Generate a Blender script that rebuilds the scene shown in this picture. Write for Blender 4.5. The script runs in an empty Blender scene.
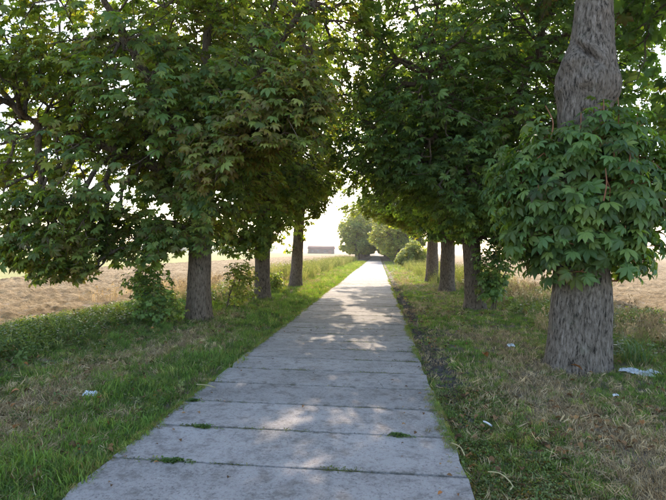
import bpy, math, random
import numpy as np
from mathutils import Vector, Matrix

random.seed(7)
RG = np.random.default_rng(11)
SC = bpy.context.scene
COL = SC.collection

# ------------------------------------------------------------------ camera, sky, sun, exposure
YAW, ROLL, PITCH = math.radians(5.25), math.radians(0.8), math.radians(0.25)
CAMP = Vector((0.71, 0.0, 1.65))
fwd = Vector((-math.sin(YAW)*math.cos(PITCH), math.cos(YAW)*math.cos(PITCH), math.sin(PITCH)))
r0 = Vector((math.cos(YAW), math.sin(YAW), 0)); u0 = r0.cross(fwd)
rt = r0*math.cos(ROLL) + u0*math.sin(ROLL); up = -r0*math.sin(ROLL) + u0*math.cos(ROLL)
cam_d = bpy.data.cameras.new("camera"); cam = bpy.data.objects.new("camera", cam_d); COL.objects.link(cam)
cam.matrix_world = Matrix(((rt.x, up.x, -fwd.x, CAMP.x), (rt.y, up.y, -fwd.y, CAMP.y), (rt.z, up.z, -fwd.z, CAMP.z), (0, 0, 0, 1)))
cam_d.sensor_width = 36; cam_d.lens = 490/666*36; cam_d.clip_end = 8000; cam_d.clip_start = 0.05
SC.camera = cam

HAZE = .00025
SUN_EL, SUN_AZ = math.radians(33), math.radians(-4)      # azimuth clockwise from +Y
world = bpy.data.worlds.new("World"); SC.world = world; world.use_nodes = True
wn = world.node_tree.nodes; wl = world.node_tree.links
sky = wn.new("ShaderNodeTexSky"); sky.sky_type = 'NISHITA'; sky.sun_disc = False
sky.sun_elevation = SUN_EL; sky.sun_rotation = SUN_AZ
sky.air_density = 1.0; sky.dust_density = 1.8; sky.ozone_density = 1.0
wl.new(sky.outputs[0], wn["Background"].inputs[0]); wn["Background"].inputs[1].default_value = 0.15
sun_d = bpy.data.lights.new("sun", 'SUN'); sun_d.energy = 2.0; sun_d.angle = math.radians(0.55); sun_d.color = (1.0, 0.86, 0.68)
sun = bpy.data.objects.new("sun", sun_d); COL.objects.link(sun)
sdir = Vector((math.sin(SUN_AZ)*math.cos(SUN_EL), math.cos(SUN_AZ)*math.cos(SUN_EL), math.sin(SUN_EL)))
sun.rotation_euler = (-sdir).to_track_quat('-Z', 'Y').to_euler(); sun.location = (0, 40, 60)
SC.view_settings.view_transform = 'Standard'; SC.view_settings.look = 'None'; SC.view_settings.gamma = 1
SC.view_settings.exposure = 1.92
SC.cycles.max_bounces = 10; SC.cycles.diffuse_bounces = 6; SC.cycles.transmission_bounces = 8; SC.cycles.sample_clamp_indirect = 6; SC.cycles.volume_bounces = 0

# ------------------------------------------------------------------ helpers
def tag(o, label=None, cat=None, group=None, kind=None):
    if label: o['label'] = label
    if cat: o['category'] = cat
    if group: o['group'] = group
    if kind: o['kind'] = kind
    return o

def empty(name, loc=(0, 0, 0)):
    o = bpy.data.objects.new(name, None); COL.objects.link(o); o.location = loc; o.empty_display_size = .3
    return o

def link(name, me, mat=None, parent=None, world_space=True):
    if mat is not None and len(me.materials) == 0: me.materials.append(mat)
    o = bpy.data.objects.new(name, me); COL.objects.link(o)
    if parent is not None:
        o.parent = parent
        if world_space: o.location = -Vector(parent.location)      # mesh is in world coordinates, parents are unrotated
    return o

def np_mesh(name, V, F, smooth=False, attrs=None):
    """V (n,3); F (m,3) or (m,4) ints."""
    V = np.asarray(V, np.float32); F = np.asarray(F, np.int32)
    k = F.shape[1]
    me = bpy.data.meshes.new(name)
    me.vertices.add(len(V)); me.vertices.foreach_set("co", V.ravel())
    me.loops.add(F.size); me.loops.foreach_set("vertex_index", F.ravel())
    me.polygons.add(len(F)); me.polygons.foreach_set("loop_start", np.arange(0, F.size, k, dtype=np.int32))
    try: me.polygons.foreach_set("loop_total", np.full(len(F), k, np.int32))
    except Exception: pass
    if smooth: me.polygons.foreach_set("use_smooth", np.ones(len(F), bool))
    if attrs:
        for an, arr in attrs.items():
            a = me.attributes.new(an, 'FLOAT_COLOR', 'POINT')
            c = np.ones((len(V), 4), np.float32); c[:, :arr.shape[1]] = arr
            a.data.foreach_set("color", c.ravel())
    me.update(calc_edges=True); me.validate()
    return me

def hash3(ix, iy, iz, seed):
    h = (ix.astype(np.int64)*374761393 + iy.astype(np.int64)*668265263 + iz.astype(np.int64)*2147483647 + seed*1274126177) & 0xffffffff
    h = ((h ^ (h >> 13))*1274126177) & 0xffffffff
    h = ((h ^ (h >> 16))*2246822519) & 0xffffffff
    return ((h ^ (h >> 15)) & 0xffffff)/float(0xffffff)

def vn(x, y, z=0.0, seed=0):
    x, y, z = np.broadcast_arrays(np.asarray(x, float), np.asarray(y, float), np.asarray(z, float))
    ix, iy, iz = np.floor(x), np.floor(y), np.floor(z)
    fx, fy, fz = x-ix, y-iy, z-iz
    fx, fy, fz = [f*f*(3-2*f) for f in (fx, fy, fz)]
    ix, iy, iz = ix.astype(np.int64), iy.astype(np.int64), iz.astype(np.int64)
    r = 0
    for a in (0, 1):
        for b in (0, 1):
            for c in (0, 1):
                w = (fx if a else 1-fx)*(fy if b else 1-fy)*(fz if c else 1-fz)
                r = r + w*hash3(ix+a, iy+b, iz+c, seed)
    return r

def fbm(x, y, z=0.0, seed=0, o=3):
    r = 0; a = .5; s = 0
    for i in range(o):
        r = r + a*vn(np.asarray(x)*2**i, np.asarray(y)*2**i, np.asarray(z)*2**i, seed+i*17); s += a; a *= .5
    return r/s

def nrm(v): return v/np.maximum(np.linalg.norm(v, axis=-1, keepdims=True), 1e-9)

def grid_faces(nu, nv, wrap=False):
    i = np.arange(nu if wrap else nu-1)[:, None]; j = np.arange(nv-1)[None, :]
    a = i*nv+j; b = ((i+1) % nu)*nv+j
    return np.stack([a, b, b+1, a+1], -1).reshape(-1, 4)

# ------------------------------------------------------------------ materials
def newmat(name):
    m = bpy.data.materials.new(name); m.use_nodes = True
    nt = m.node_tree; nt.nodes.clear()
    out = nt.nodes.new("ShaderNodeOutputMaterial")
    return m, nt, out

def N(nt, t, **kw):
    n = nt.nodes.new(t)
    for k, v in kw.items():
        if k.startswith('i_'):
            key = k[2:]
            key = int(key) if key.isdigit() else key.replace('_', ' ')
            n.inputs[key].default_value = v
        else: setattr(n, k, v)
    return n

def ramp(nt, src, stops, interp='LINEAR'):
    r = nt.nodes.new("ShaderNodeValToRGB"); r.color_ramp.interpolation = interp
    e = r.color_ramp.elements
    while len(e) < len(stops): e.new(0.5)
    for k, (p, c) in enumerate(stops):
        e[k].position = p; e[k].color = (c, c, c, 1) if not hasattr(c, '__len__') else (*c, 1)
    nt.links.new(src, r.inputs[0]); return r.outputs[0]

def mixc(nt, fac, a, b, blend='MIX'):
    m = nt.nodes.new("ShaderNodeMix"); m.data_type = 'RGBA'; m.blend_type = blend
    for s, v in ((m.inputs[0], fac), (m.inputs[6], a), (m.inputs[7], b)):
        if hasattr(v, 'is_linked'): nt.links.new(v, s)
        elif hasattr(v, '__len__'): s.default_value = (*v, 1) if len(v) == 3 else v
        else: s.default_value = v
    return m.outputs[2]

def noise(nt, vec, scale, detail=4, rough=.55, out=0):
    n = N(nt, "ShaderNodeTexNoise"); n.inputs['Scale'].default_value = scale; n.inputs['Detail'].default_value = detail
    n.inputs['Roughness'].default_value = rough
    if vec is not None: nt.links.new(vec, n.inputs['Vector'])
    return n.outputs[out]

def pos(nt, scale=(1, 1, 1)):
    g = N(nt, "ShaderNodeNewGeometry"); m = N(nt, "ShaderNodeVectorMath", operation='MULTIPLY')
    nt.links.new(g.outputs['Position'], m.inputs[0]); m.inputs[1].default_value = scale
    return m.outputs[0]

def bump(nt, h, strength, dist, prev=None):
    b = N(nt, "ShaderNodeBump"); b.inputs['Strength'].default_value = strength; b.inputs['Distance'].default_value = dist
    nt.links.new(h, b.inputs['Height'])
    if prev: nt.links.new(prev, b.inputs['Normal'])
    return b.outputs[0]

def finish(nt, out, col, rough=.85, nml=None, spec=.3):
    p = N(nt, "ShaderNodeBsdfPrincipled")
    if hasattr(col, 'is_linked'): nt.links.new(col, p.inputs['Base Color'])
    else: p.inputs['Base Color'].default_value = (*col, 1)
    if hasattr(rough, 'is_linked'): nt.links.new(rough, p.inputs['Roughness'])
    else: p.inputs['Roughness'].default_value = rough
    p.inputs['Specular IOR Level'].default_value = spec
    if nml: nt.links.new(nml, p.inputs['Normal'])
    nt.links.new(p.outputs[0], out.inputs[0]); return p

def foliage_mat(name, stops, brown=(.16, .075, .03), transl=.48, inst=False, tr_tint=(2.0, 1.95, .45), rough=.45, spec=.4):
    """attribute 'tint': r = hue position, g = browning, b = value."""
    m, nt, out = newmat(name)
    a = N(nt, "ShaderNodeAttribute", attribute_name='tint'); a.attribute_type = 'INSTANCER' if inst else 'GEOMETRY'
    s = N(nt, "ShaderNodeSeparateColor"); nt.links.new(a.outputs['Color'], s.inputs[0])
    c = ramp(nt, s.outputs[0], stops)
    c = mixc(nt, s.outputs[1], c, brown)
    v = N(nt, "ShaderNodeMath", operation='MULTIPLY_ADD', i_1=1.0, i_2=.55); nt.links.new(s.outputs[2], v.inputs[0])
    hv = N(nt, "ShaderNodeHueSaturation"); nt.links.new(c, hv.inputs['Color']); nt.links.new(v.outputs[0], hv.inputs['Value'])
    c = hv.outputs[0]
    p = N(nt, "ShaderNodeBsdfPrincipled"); nt.links.new(c, p.inputs['Base Color'])
    p.inputs['Roughness'].default_value = rough; p.inputs['Specular IOR Level'].default_value = spec
    tcol = mixc(nt, 1.0, c, tr_tint, 'MULTIPLY')
    t = N(nt, "ShaderNodeBsdfTranslucent"); nt.links.new(tcol, t.inputs[0])
    mx = N(nt, "ShaderNodeMixShader", i_0=transl); nt.links.new(p.outputs[0], mx.inputs[1]); nt.links.new(t.outputs[0], mx.inputs[2])
    nt.links.new(mx.outputs[0], out.inputs[0]); return m

LEAF = foliage_mat("chestnut_leaf", [(0, (.085, .155, .065)), (.4, (.13, .205, .065)), (.75, (.2, .245, .065)), (1, (.28, .28, .09))])
GRASS = foliage_mat("green_grass", [(0, (.11, .185, .045)), (.5, (.185, .245, .06)), (.85, (.25, .26, .09)), (1, (.36, .31, .16))], brown=(.27, .19, .1), transl=.35, inst=True, spec=.2, rough=.6)
DRY = foliage_mat("dry_grass", [(0, (.33, .235, .13)), (.5, (.46, .34, .19)), (1, (.58, .45, .27))], brown=(.13, .08, .045), transl=.25, inst=True, tr_tint=(1.2, 1.1, .8), spec=.1, rough=.8)
WEED = foliage_mat("verge_weed", [(0, (.075, .125, .04)), (.5, (.12, .17, .05)), (1, (.2, .22, .08))], transl=.35, inst=True, spec=.25)
TALL = foliage_mat("tall_weed", [(0, (.1, .14, .04)), (.5, (.2, .22, .07)), (1, (.34, .31, .14))], brown=(.25, .17, .1), transl=.4, inst=True, tr_tint=(1.3, 1.25, .6), spec=.1, rough=.7)
FALLEN = foliage_mat("fallen_leaf", [(0, (.1, .05, .025)), (.5, (.19, .1, .045)), (.8, (.28, .15, .06)), (1, (.33, .13, .04))], transl=.1, inst=True, tr_tint=(1, 1, 1), spec=.15, rough=.8)

def bark_mat(name, c0, c1, c2):
    m, nt, out = newmat(name)
    v = pos(nt, (1, 1, .26)); w_ = mixc(nt, .035, v, noise(nt, pos(nt), 6, 4, out=1))
    n1 = noise(nt, w_, 34, 7, .7); n2 = noise(nt, pos(nt), 2.2, 4); n3 = noise(nt, pos(nt, (1, 1, .5)), 90, 5, .7)
    rid = N(nt, "ShaderNodeTexNoise", noise_type='RIDGED_MULTIFRACTAL'); rid.inputs['Scale'].default_value = 13; rid.inputs['Detail'].default_value = 4
    nt.links.new(w_, rid.inputs['Vector'])
    furrow = ramp(nt, rid.outputs[0], [(.25, 0.0), (.75, 1.0)])
    col = ramp(nt, n1, [(.3, c0), (.5, c1), (.68, c2)])
    col = mixc(nt, ramp(nt, furrow, [(.0, 0.0), (1, .45)]), col, c2)
    col = mixc(nt, ramp(nt, n2, [(.4, 0.0), (.7, .45)]), col, (.15, .115, .085))
    moss = ramp(nt, noise(nt, pos(nt), 5, 5), [(.6, 0.0), (.75, .35)])
    col = mixc(nt, moss, col, (.15, .17, .11))
    dk = ramp(nt, n1, [(.36, .22), (.46, 1.0)]); col = mixc(nt, 1.0, col, dk, 'MULTIPLY')
    finish(nt, out, col, .92, bump(nt, furrow, .8, .03, bump(nt, n1, .9, .02, bump(nt, n3, .5, .006))), .15); return m
BARK = bark_mat("chestnut_bark", (.05, .04, .033), (.175, .135, .105), (.36, .29, .24))
BARK2 = bark_mat("dark_bark", (.07, .05, .035), (.17, .12, .085), (.27, .2, .15))
m, nt, out = newmat("red_shoot_bark"); finish(nt, out, ramp(nt, noise(nt, None, 30), [(.3, (.2, .07, .035)), (.7, (.34, .14, .07))]), .6); SHOOT = m
m, nt, out = newmat("leaf_stalk"); finish(nt, out, (.14, .17, .05), .6); STALK = m

def soil_like(name, stops, fine=60, bstr=.6, bdist=.02, extra=None):
    m, nt, out = newmat(name)
    v = pos(nt)
    n0 = noise(nt, v, .5, 5, .6); n1 = noise(nt, v, fine, 6, .7); n2 = noise(nt, v, 6, 5, .6)
    mm = N(nt, "ShaderNodeMath", operation='MULTIPLY_ADD', i_1=.4, i_2=0); nt.links.new(n0, mm.inputs[0])
    m2 = N(nt, "ShaderNodeMath", operation='MULTIPLY_ADD', i_1=.3); nt.links.new(n1, m2.inputs[0]); nt.links.new(mm.outputs[0], m2.inputs[2])
    m3 = N(nt, "ShaderNodeMath", operation='MULTIPLY_ADD', i_1=.3); nt.links.new(n2, m3.inputs[0]); nt.links.new(m2.outputs[0], m3.inputs[2])
    col = ramp(nt, m3.outputs[0], stops)
    finish(nt, out, col, .95, bump(nt, n1, bstr, bdist, bump(nt, n2, bstr, bdist*3)), .1); return m
SOIL = soil_like("verge_soil", [(.32, (.08, .06, .045)), (.48, (.16, .125, .09)), (.6, (.25, .2, .145)), (.72, (.12, .13, .06))])
PLOUGH = soil_like("ploughed_soil", [(.36, (.1, .068, .036)), (.48, (.26, .185, .1)), (.6, (.44, .335, .2))], fine=22, bstr=1, bdist=.05)
FARGREEN = soil_like("green_crop", [(.35, (.17, .18, .06)), (.5, (.27, .26, .1)), (.65, (.4, .32, .16))], fine=12)

# concrete: every slab gets its own tone through Object Info
m, nt, out = newmat("old_concrete")
v = pos(nt); oi = N(nt, "ShaderNodeObjectInfo")
off = N(nt, "ShaderNodeVectorMath", operation='ADD'); nt.links.new(v, off.inputs[0])
sc_ = N(nt, "ShaderNodeMath", operation='MULTIPLY', i_1=37.0); nt.links.new(oi.outputs['Random'], sc_.inputs[0]); nt.links.new(sc_.outputs[0], off.inputs[1])
n0 = noise(nt, v, 1.3, 6, .65); n1 = noise(nt, off.outputs[0], 34, 6, .8); n2 = noise(nt, off.outputs[0], 7, 5, .7)
base = ramp(nt, n0, [(.3, (.24, .205, .185)), (.5, (.38, .325, .3)), (.7, (.49, .425, .395))])
base = mixc(nt, ramp(nt, n1, [(.44, 0.0), (.62, .8)]), base, (.42, .39, .35))
base = mixc(nt, ramp(nt, n1, [(.34, .85), (.45, 0.0)]), base, (.11, .1, .09))
vo = N(nt, "ShaderNodeTexVoronoi"); vo.inputs['Scale'].default_value = 52; nt.links.new(off.outputs[0], vo.inputs['Vector'])
peb = ramp(nt, vo.outputs['Distance'], [(.2, 1.0), (.42, 0.0)])
sepc = N(nt, "ShaderNodeSeparateColor"); nt.links.new(vo.outputs['Color'], sepc.inputs[0])
pcol = ramp(nt, sepc.outputs[0], [(0, (.13, .115, .11)), (.35, (.3, .26, .24)), (1, (.56, .52, .46))])
pf = N(nt, "ShaderNodeMath", operation='MULTIPLY'); nt.links.new(peb, pf.inputs[0]); nt.links.new(ramp(nt, noise(nt, off.outputs[0], 14, 4, .7), [(.42, 0.0), (.6, .9)]), pf.inputs[1])
base = mixc(nt, pf.outputs[0], base, pcol)
base = mixc(nt, ramp(nt, n2, [(.5, 0.0), (.66, .65)]), base, (.16, .135, .115))
v3 = N(nt, "ShaderNodeTexVoronoi", feature='DISTANCE_TO_EDGE'); v3.inputs['Scale'].default_value = .8
wob = mixc(nt, .12, off.outputs[0], noise(nt, off.outputs[0], 4, 5, out=1)); nt.links.new(wob, v3.inputs['Vector'])
ck = ramp(nt, v3.outputs[0], [(0, 1.0), (.004, 0.0)])
ckm = N(nt, "ShaderNodeMath", operation='MULTIPLY'); nt.links.new(ck, ckm.inputs[0]); nt.links.new(ramp(nt, noise(nt, v, .9, 2), [(.56, 0.0), (.62, .7)]), ckm.inputs[1])
base = mixc(nt, ckm.outputs[0], base, (.06, .055, .05))
tone = N(nt, "ShaderNodeMath", operation='MULTIPLY_ADD', i_1=.22, i_2=.86); nt.links.new(oi.outputs['Random'], tone.inputs[0])
base = mixc(nt, 1.0, base, tone.outputs[0], 'MULTIPLY')
tc = N(nt, "ShaderNodeTexCoord"); so_ = N(nt, "ShaderNodeSeparateXYZ"); nt.links.new(tc.outputs['Object'], so_.inputs[0])
ab = N(nt, "ShaderNodeMath", operation='ABSOLUTE'); nt.links.new(so_.outputs[1], ab.inputs[0])
ad = N(nt, "ShaderNodeMath", operation='MULTIPLY_ADD', i_1=.16); nt.links.new(n2, ad.inputs[0]); nt.links.new(ab.outputs[0], ad.inputs[2])
base = mixc(nt, ramp(nt, ad.outputs[0], [(.43, 0.0), (.47, .75)]), base, (.1, .09, .065))        # dirt washed into the joints
finish(nt, out, base, .88, bump(nt, n1, .9, .012, bump(nt, peb, .6, .006)), .2)
CONC = m
m, nt, out = newmat("path_stone"); oi = N(nt, "ShaderNodeAttribute", attribute_name='tint'); oi.attribute_type = 'INSTANCER'
finish(nt, out, ramp(nt, oi.outputs['Fac'], [(0, (.04, .032, .026)), (.7, (.11, .09, .075)), (1, (.24, .21, .18))]), .85); STONE = m
m, nt, out = newmat("white_litter"); finish(nt, out, ramp(nt, noise(nt, None, 12), [(.35, (.5, .5, .5)), (.6, (.78, .78, .78))]), .6); WHITE = m
m, nt, out = newmat("straw"); finish(nt, out, (.42, .34, .17), .7); STRAW = m
m, nt, out = newmat("roof_tile"); finish(nt, out, ramp(nt, noise(nt, None, 3), [(.3, (.1, .03, .025)), (.7, (.17, .06, .045))]), .8); ROOF = m
m, nt, out = newmat("barn_wall"); finish(nt, out, (.06, .035, .03), .9); WALL = m
m, nt, out = newmat("dark_glass"); finish(nt, out, (.05, .05, .06), .3); GLASS = m

# ------------------------------------------------------------------ ground
def gz(x, y):
    x = np.asarray(x, float); y = np.asarray(y, float)
    ax = np.abs(x)
    t = np.clip((ax-1.33)/.5, 0, 1)
    z = -.075 + t*.06 + .03*np.clip((ax-2)/2, 0, 1)
    near = np.exp(-np.maximum(ax-7, 0)/4)
    z = z + t*near*((fbm(x*.9, y*.9, 0, 3)-.5)*.09 + (fbm(x*5, y*5, 0, 8, 2)-.5)*.035)
    z = z - .05*np.exp(-((x-1.7)/.22)**2)*(fbm(y*.6, 0, 0, 5))
    z = z + .09*np.exp(-((x+5.2)/.8)**2)
    return z

def axis(pts):
    out = []
    for (a, b, n) in pts: out.append(np.linspace(a, b, n, endpoint=False))
    return np.concatenate(out+[np.array([pts[-1][1]])])
xs = axis([(-3000, -400, 8), (-400, -40, 18), (-40, -9, 31), (-9, 9, 150), (9, 40, 31), (40, 400, 18), (400, 3000, 8)])
ys = axis([(-300, -20, 8), (-20, 0, 20), (0, 16, 160), (16, 40, 90), (40, 120, 60), (120, 500, 38), (500, 6000, 11)])
X, Y = np.meshgrid(xs, ys, indexing='ij')
link("ground", np_mesh("ground", np.stack([X, Y, gz(X, Y)], -1).reshape(-1, 3), grid_faces(len(xs), len(ys)), True), SOIL)['kind'] = 'structure'

def lborder(y):                       # ploughed strip to green crop, left side
    return -16.5 - .32*np.clip(y-18, 0, 22) - .035*np.clip(y-40, 0, 600)
def field(name, x_of, ys, mat, amp, zb, seed, furrow):
    U = x_of[1]; rows = []
    for y in ys:
        a, b = x_of[0](y); t = U
        x = a + (b-a)*t
        rows.append(np.stack([x, np.full_like(x, y), np.zeros_like(x)], -1))
    P = np.stack(rows, 1)             # (nu, ny, 3)
    x, y = P[..., 0], P[..., 1]
    edge = np.ones((len(U), 1)); edge[0] = edge[-1] = 0
    z = zb + amp*(np.abs(fbm(x*2.6, y*2.2, 0, seed, 3)-.5)*2.2 + (vn(x*6, y*6, 0, seed+3)-.3)*.8)
    z = z + 1.6*furrow*np.sin(x*2*math.pi/.8 + 2*vn(x*.2, y*.1, 0, seed+9))
    z = z*edge + (1-edge)*(-.06)
    P[..., 2] = z
    o = link(name, np_mesh(name, P.reshape(-1, 3), grid_faces(P.shape[0], P.shape[1]), False), mat); o['kind'] = 'structure'; return o
yf = axis([(-15, 4, 20), (4, 30, 200), (30, 80, 140), (80, 250, 80), (250, 1500, 30)])
field("ploughed_field", (lambda y: (-6.4-.5*vn(y*.4, 0, 0, 2)-(max(0, min(1, (y-16)/8))*1.3), float(lborder(y))), np.linspace(0, 1, 110)), yf, PLOUGH, .12, .0, 21, .03)
field("ploughed_field", (lambda y: (7.6+.5*vn(y*.4, 0, 0, 4), 14+max(0, y)*1.2+14), np.concatenate([np.linspace(0, 1, 170)**1.6])), yf, PLOUGH, .12, .0, 22, .03)
field("far_field", (lambda y: (14+max(0, y)*1.2+13.5, 3000), np.linspace(0, 1, 40)**3), axis([(-15, 200, 40), (200, 3500, 20)]), PLOUGH, .05, .0, 25, 0)
field("green_crop_field", (lambda y: (-2500, float(lborder(y))+.4), 1-np.linspace(1, 0, 120)**3), axis([(-15, 60, 120), (60, 250, 80), (250, 3500, 30)]), FARGREEN, .04, .06, 23, 0)

# ------------------------------------------------------------------ concrete slab path
path = empty("concrete_path", (0, 0, 0)); tag(path, kind='structure')
def slab_mesh(seed):
    rg = random.Random(seed); L, D = 2.78, .753
    pts = []
    n = 9
    def j(a): return rg.uniform(-a, a)
    for k in range(n): pts.append([-L/2+L*k/n+j(.02)*(k > 0), -D/2+abs(j(.008)), 0])
    for k in range(3): pts.append([L/2-abs(j(.02)), -D/2+D*k/3, 0])
    for k in range(n): pts.append([L/2-L*k/n+j(.02)*(k > 0), D/2-abs(j(.008)), 0])
    for k in range(3): pts.append([-L/2+abs(j(.02)), D/2-D*k/3, 0])
    if rg.random() < .5:
        q = rg.choice([0, n+3]); pts[q][0] += .06*(1 if pts[q][0] < 0 else -1); pts[q][1] += .03*(1 if pts[q][1] < 0 else -1)
    m_ = len(pts); P = np.array(pts)
    inner = P.copy(); inner[:, :2] *= [1-.010/L, 1-.008/D]
    mid = P.copy(); mid[:, 2] -= .014
    low = P.copy(); low[:, 2] -= .10
    V = np.concatenate([inner, mid, low]); F = [list(range(m_))]
    for a in range(2):
        for k in range(m_):
            k2 = (k+1) % m_; F.append([a*m_+k, (a+1)*m_+k, (a+1)*m_+k2, a*m_+k2])
    me = bpy.data.meshes.new("concrete_slab"); me.from_pydata([tuple(p) for p in V], [], F); me.update(); me.materials.append(CONC)
    return me
slabs = [slab_mesh(s) for s in range(14)]
rs = random.Random(5)
SP = .765; Y0 = 3.71 - SP*9 + SP/2
for k in range(297):
    o = bpy.data.objects.new("concrete_slab", slabs[rs.randrange(14)]); COL.objects.link(o); o.parent = path
    o.location = (rs.uniform(-.012, .012), Y0+k*SP, rs.uniform(-.003, .002))
    o.rotation_euler = (rs.uniform(-.002, .002), rs.uniform(-.002, .002), rs.choice([0, math.pi])+rs.uniform(-.004, .004))
ye = Y0+297*SP
V = []; F = []
for k in range(260):
    a = ye-SP/2+k*SP
    for (x, y) in ((-1.36, a+.008), (1.36, a+.008), (1.36, a+SP-.008), (-1.36, a+SP-.008)): V.append((x, y, 0))
    F.append((4*k, 4*k+1, 4*k+2, 4*k+3))
o = link("far_slabs", np_mesh("far_slabs", V, F), CONC, path); o['kind'] = 'stuff'

# ------------------------------------------------------------------ leaves
def leaf_template(nl, det, rg, droop=.38):
    if nl == 7: angs = [-128, -82, -40, 0, 40, 82, 128]; lens = [.52, .8, .95, 1, .95, .8, .52]
    elif nl == 5: angs = [-105, -52, 0, 52, 105]; lens = [.65, .92, 1, .92, .65]
    else: angs = [-75, 0, 75]; lens = [.85, 1, .85]
    V = []; F = []; B = []
    for a, l in zip(angs, lens):
        a = math.radians(a+rg.uniform(-6, 6)); l *= rg.uniform(.88, 1.08)
        dx, dy = math.sin(a), math.cos(a); sx, sy = dy, -dx
        w = l*(.235 if nl == 7 else .3 if nl == 5 else .42); dr = droop*rg.uniform(.5, 1.6); b = len(V)
        def P(t, s, lift=0): return (dx*t*l+sx*s*w, dy*t*l+sy*s*w, -dr*l*t*t+lift*w)
        if det == 0:
            V += [P(0, 0), P(.62, -1, .35), P(.62, 1, .35), P(1, 0)]; F += [(b, b+2, b+3), (b, b+3, b+1)]; B += [0, .3, .3, 1]
        elif det == 1:
            V += [P(0, 0), P(.6, -1, .35), P(.6, 0), P(.6, 1, .35), P(1.02, 0)]
            F += [(b, b+2, b+1), (b, b+3, b+2), (b+1, b+2, b+4), (b+2, b+3, b+4)]; B += [0, .4, .2, .4, 1]
        else:
            V += [P(0, 0), P(.32, -.55, .3), P(.32, 0), P(.32, .55, .3), P(.66, -1, .4), P(.66, 0), P(.66, 1, .4), P(.86, -.6, .3), P(.86, 0), P(.86, .6, .3), P(1.05, 0)]
            F += [(b, b+2, b+1), (b, b+3, b+2), (b+1, b+2, b+5), (b+1, b+5, b+4), (b+2, b+3, b+6), (b+2, b+6, b+5),
                  (b+4, b+5, b+8), (b+4, b+8, b+7), (b+5, b+6, b+9), (b+5, b+9, b+8), (b+7, b+8, b+10), (b+8, b+9, b+10)]
            B += [0, .1, 0, .1, .5, .15, .5, .8, .4, .8, 1]
    # stalk
    b = len(V); V += [(0, 0, 0), (.02, -.75, -.02), (-.02, -.75, -.02)]; F += [(b, b+1, b+2)]; B += [0, 0, 0]
    return np.array(V), np.array(F), np.array(B)
_rg = random.Random(3)
TPL = {(nl, det): [leaf_template(nl, det, _rg) for _ in range(5)] for nl, det in ((7, 2), (7, 1), (7, 0), (5, 1), (5, 0), (3, 0))}

def leaves_mesh(name, fr, key):
    """fr: dict of arrays o,f,n,s,tint(n,3) -> one mesh"""
    T = TPL[key]; n = len(fr['o']); Vs, Fs, Ts = [], [], []; base = 0
    kind = RG.integers(0, len(T), n)
    R = np.cross(fr['f'], fr['n'])
    for k, (tv, tf, tb) in enumerate(T):
        idx = np.where(kind == k)[0]
        if len(idx) == 0: continue
        M = np.stack([R[idx], fr['f'][idx], fr['n'][idx]], 1)          # rows: axes
        P = np.einsum('vk,nkc->nvc', tv, M)*fr['s'][idx][:, None, None] + fr['o'][idx][:, None, :]
        Vs.append(P.reshape(-1, 3))
        Fs.append((tf[None]+(np.arange(len(idx))*len(tv))[:, None, None]).reshape(-1, 3)+base)
        t = np.repeat(fr['t'][idx][:, None, :], len(tv), 1).copy()
        t[..., 1] = np.clip(t[..., 1]*2.2*tb[None]-.1*0, 0, 1)
        Ts.append(t.reshape(-1, 3)); base += len(idx)*len(tv)
    return np_mesh(name, np.concatenate(Vs), np.concatenate(Fs), False, {'tint': np.concatenate(Ts)})

def frames(P, A, C, k, s0, sd, rg, tree_tint=.0, brown=.1, outw=.55):
    """rosettes of k leaves at twig tips P with axis A; C crown centre"""
    n = len(P); P = np.repeat(P, k, 0); A = np.repeat(A, k, 0)
    cl = np.repeat(rg.random((n, 1)), k, 0)
    rnd = nrm(rg.normal(size=P.shape)); perp = nrm(rnd - (rnd*A).sum(1, keepdims=True)*A)
    d = nrm(A*.55 + perp*.95 + np.array([0, 0, .12]))
    ln = rg.uniform(.08, .24, (len(P), 1)); o = P + d*ln - A*rg.uniform(0, .3, (len(P), 1))
    outd = nrm((P-C)*np.array([1, 1, .35]))
    nn = nrm(np.array([0, 0, .85]) + outd*outw + rg.normal(size=P.shape)*.34)
    f = d*np.array([1, 1, .5]) + outd*.35 - np.array([0, 0, .25]); f = nrm(f - (f*nn).sum(1, keepdims=True)*nn)
    s = s0*rg.uniform(1-sd, 1+sd, len(P))
    hue = np.clip(tree_tint + .28*cl[:, 0] + rg.normal(size=len(P))*.13, 0, 1)
    br = np.where(rg.random(len(P)) < brown*(.4+1.5*cl[:, 0]), rg.uniform(.3, 1, len(P)), 0.0)
    return dict(o=o, f=f, n=nn, s=s, t=np.stack([hue, br, rg.random(len(P))], 1))

def sub(fr, idx): return {k: v[idx] for k, v in fr.items()}

# ------------------------------------------------------------------ branches
def tubes(segs, sides):
    """segs (n,8): a xyz, b xyz, ra, rb"""
    a, b, ra, rb = segs[:, :3], segs[:, 3:6], segs[:, 6], segs[:, 7]
    d = nrm(b-a); h = np.where(np.abs(d[:, 2:3]) < .9, np.array([[0, 0, 1.]]), np.array([[1., 0, 0]]))
    u = nrm(np.cross(d, h)); w = np.cross(d, u); th = np.arange(sides)*2*math.pi/sides
    ring = u[:, None]*np.cos(th)[None, :, None] + w[:, None]*np.sin(th)[None, :, None]
    V = np.concatenate([a[:, None]+ring*ra[:, None, None], b[:, None]+ring*rb[:, None, None]], 1)
    k = np.arange(sides); k2 = (k+1) % sides
    Q = np.stack([k, k2, k2+sides, k+sides], 1)
    return V.reshape(-1, 3), (Q[None]+(np.arange(len(segs))*2*sides)[:, None, None]).reshape(-1, 4)

def merge(parts):
    V, F, b = [], [], 0
    for v, f in parts:
        if len(v) == 0: continue
        V.append(v); F.append(f+b); b += len(v)
    return np.concatenate(V), np.concatenate(F)

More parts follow.
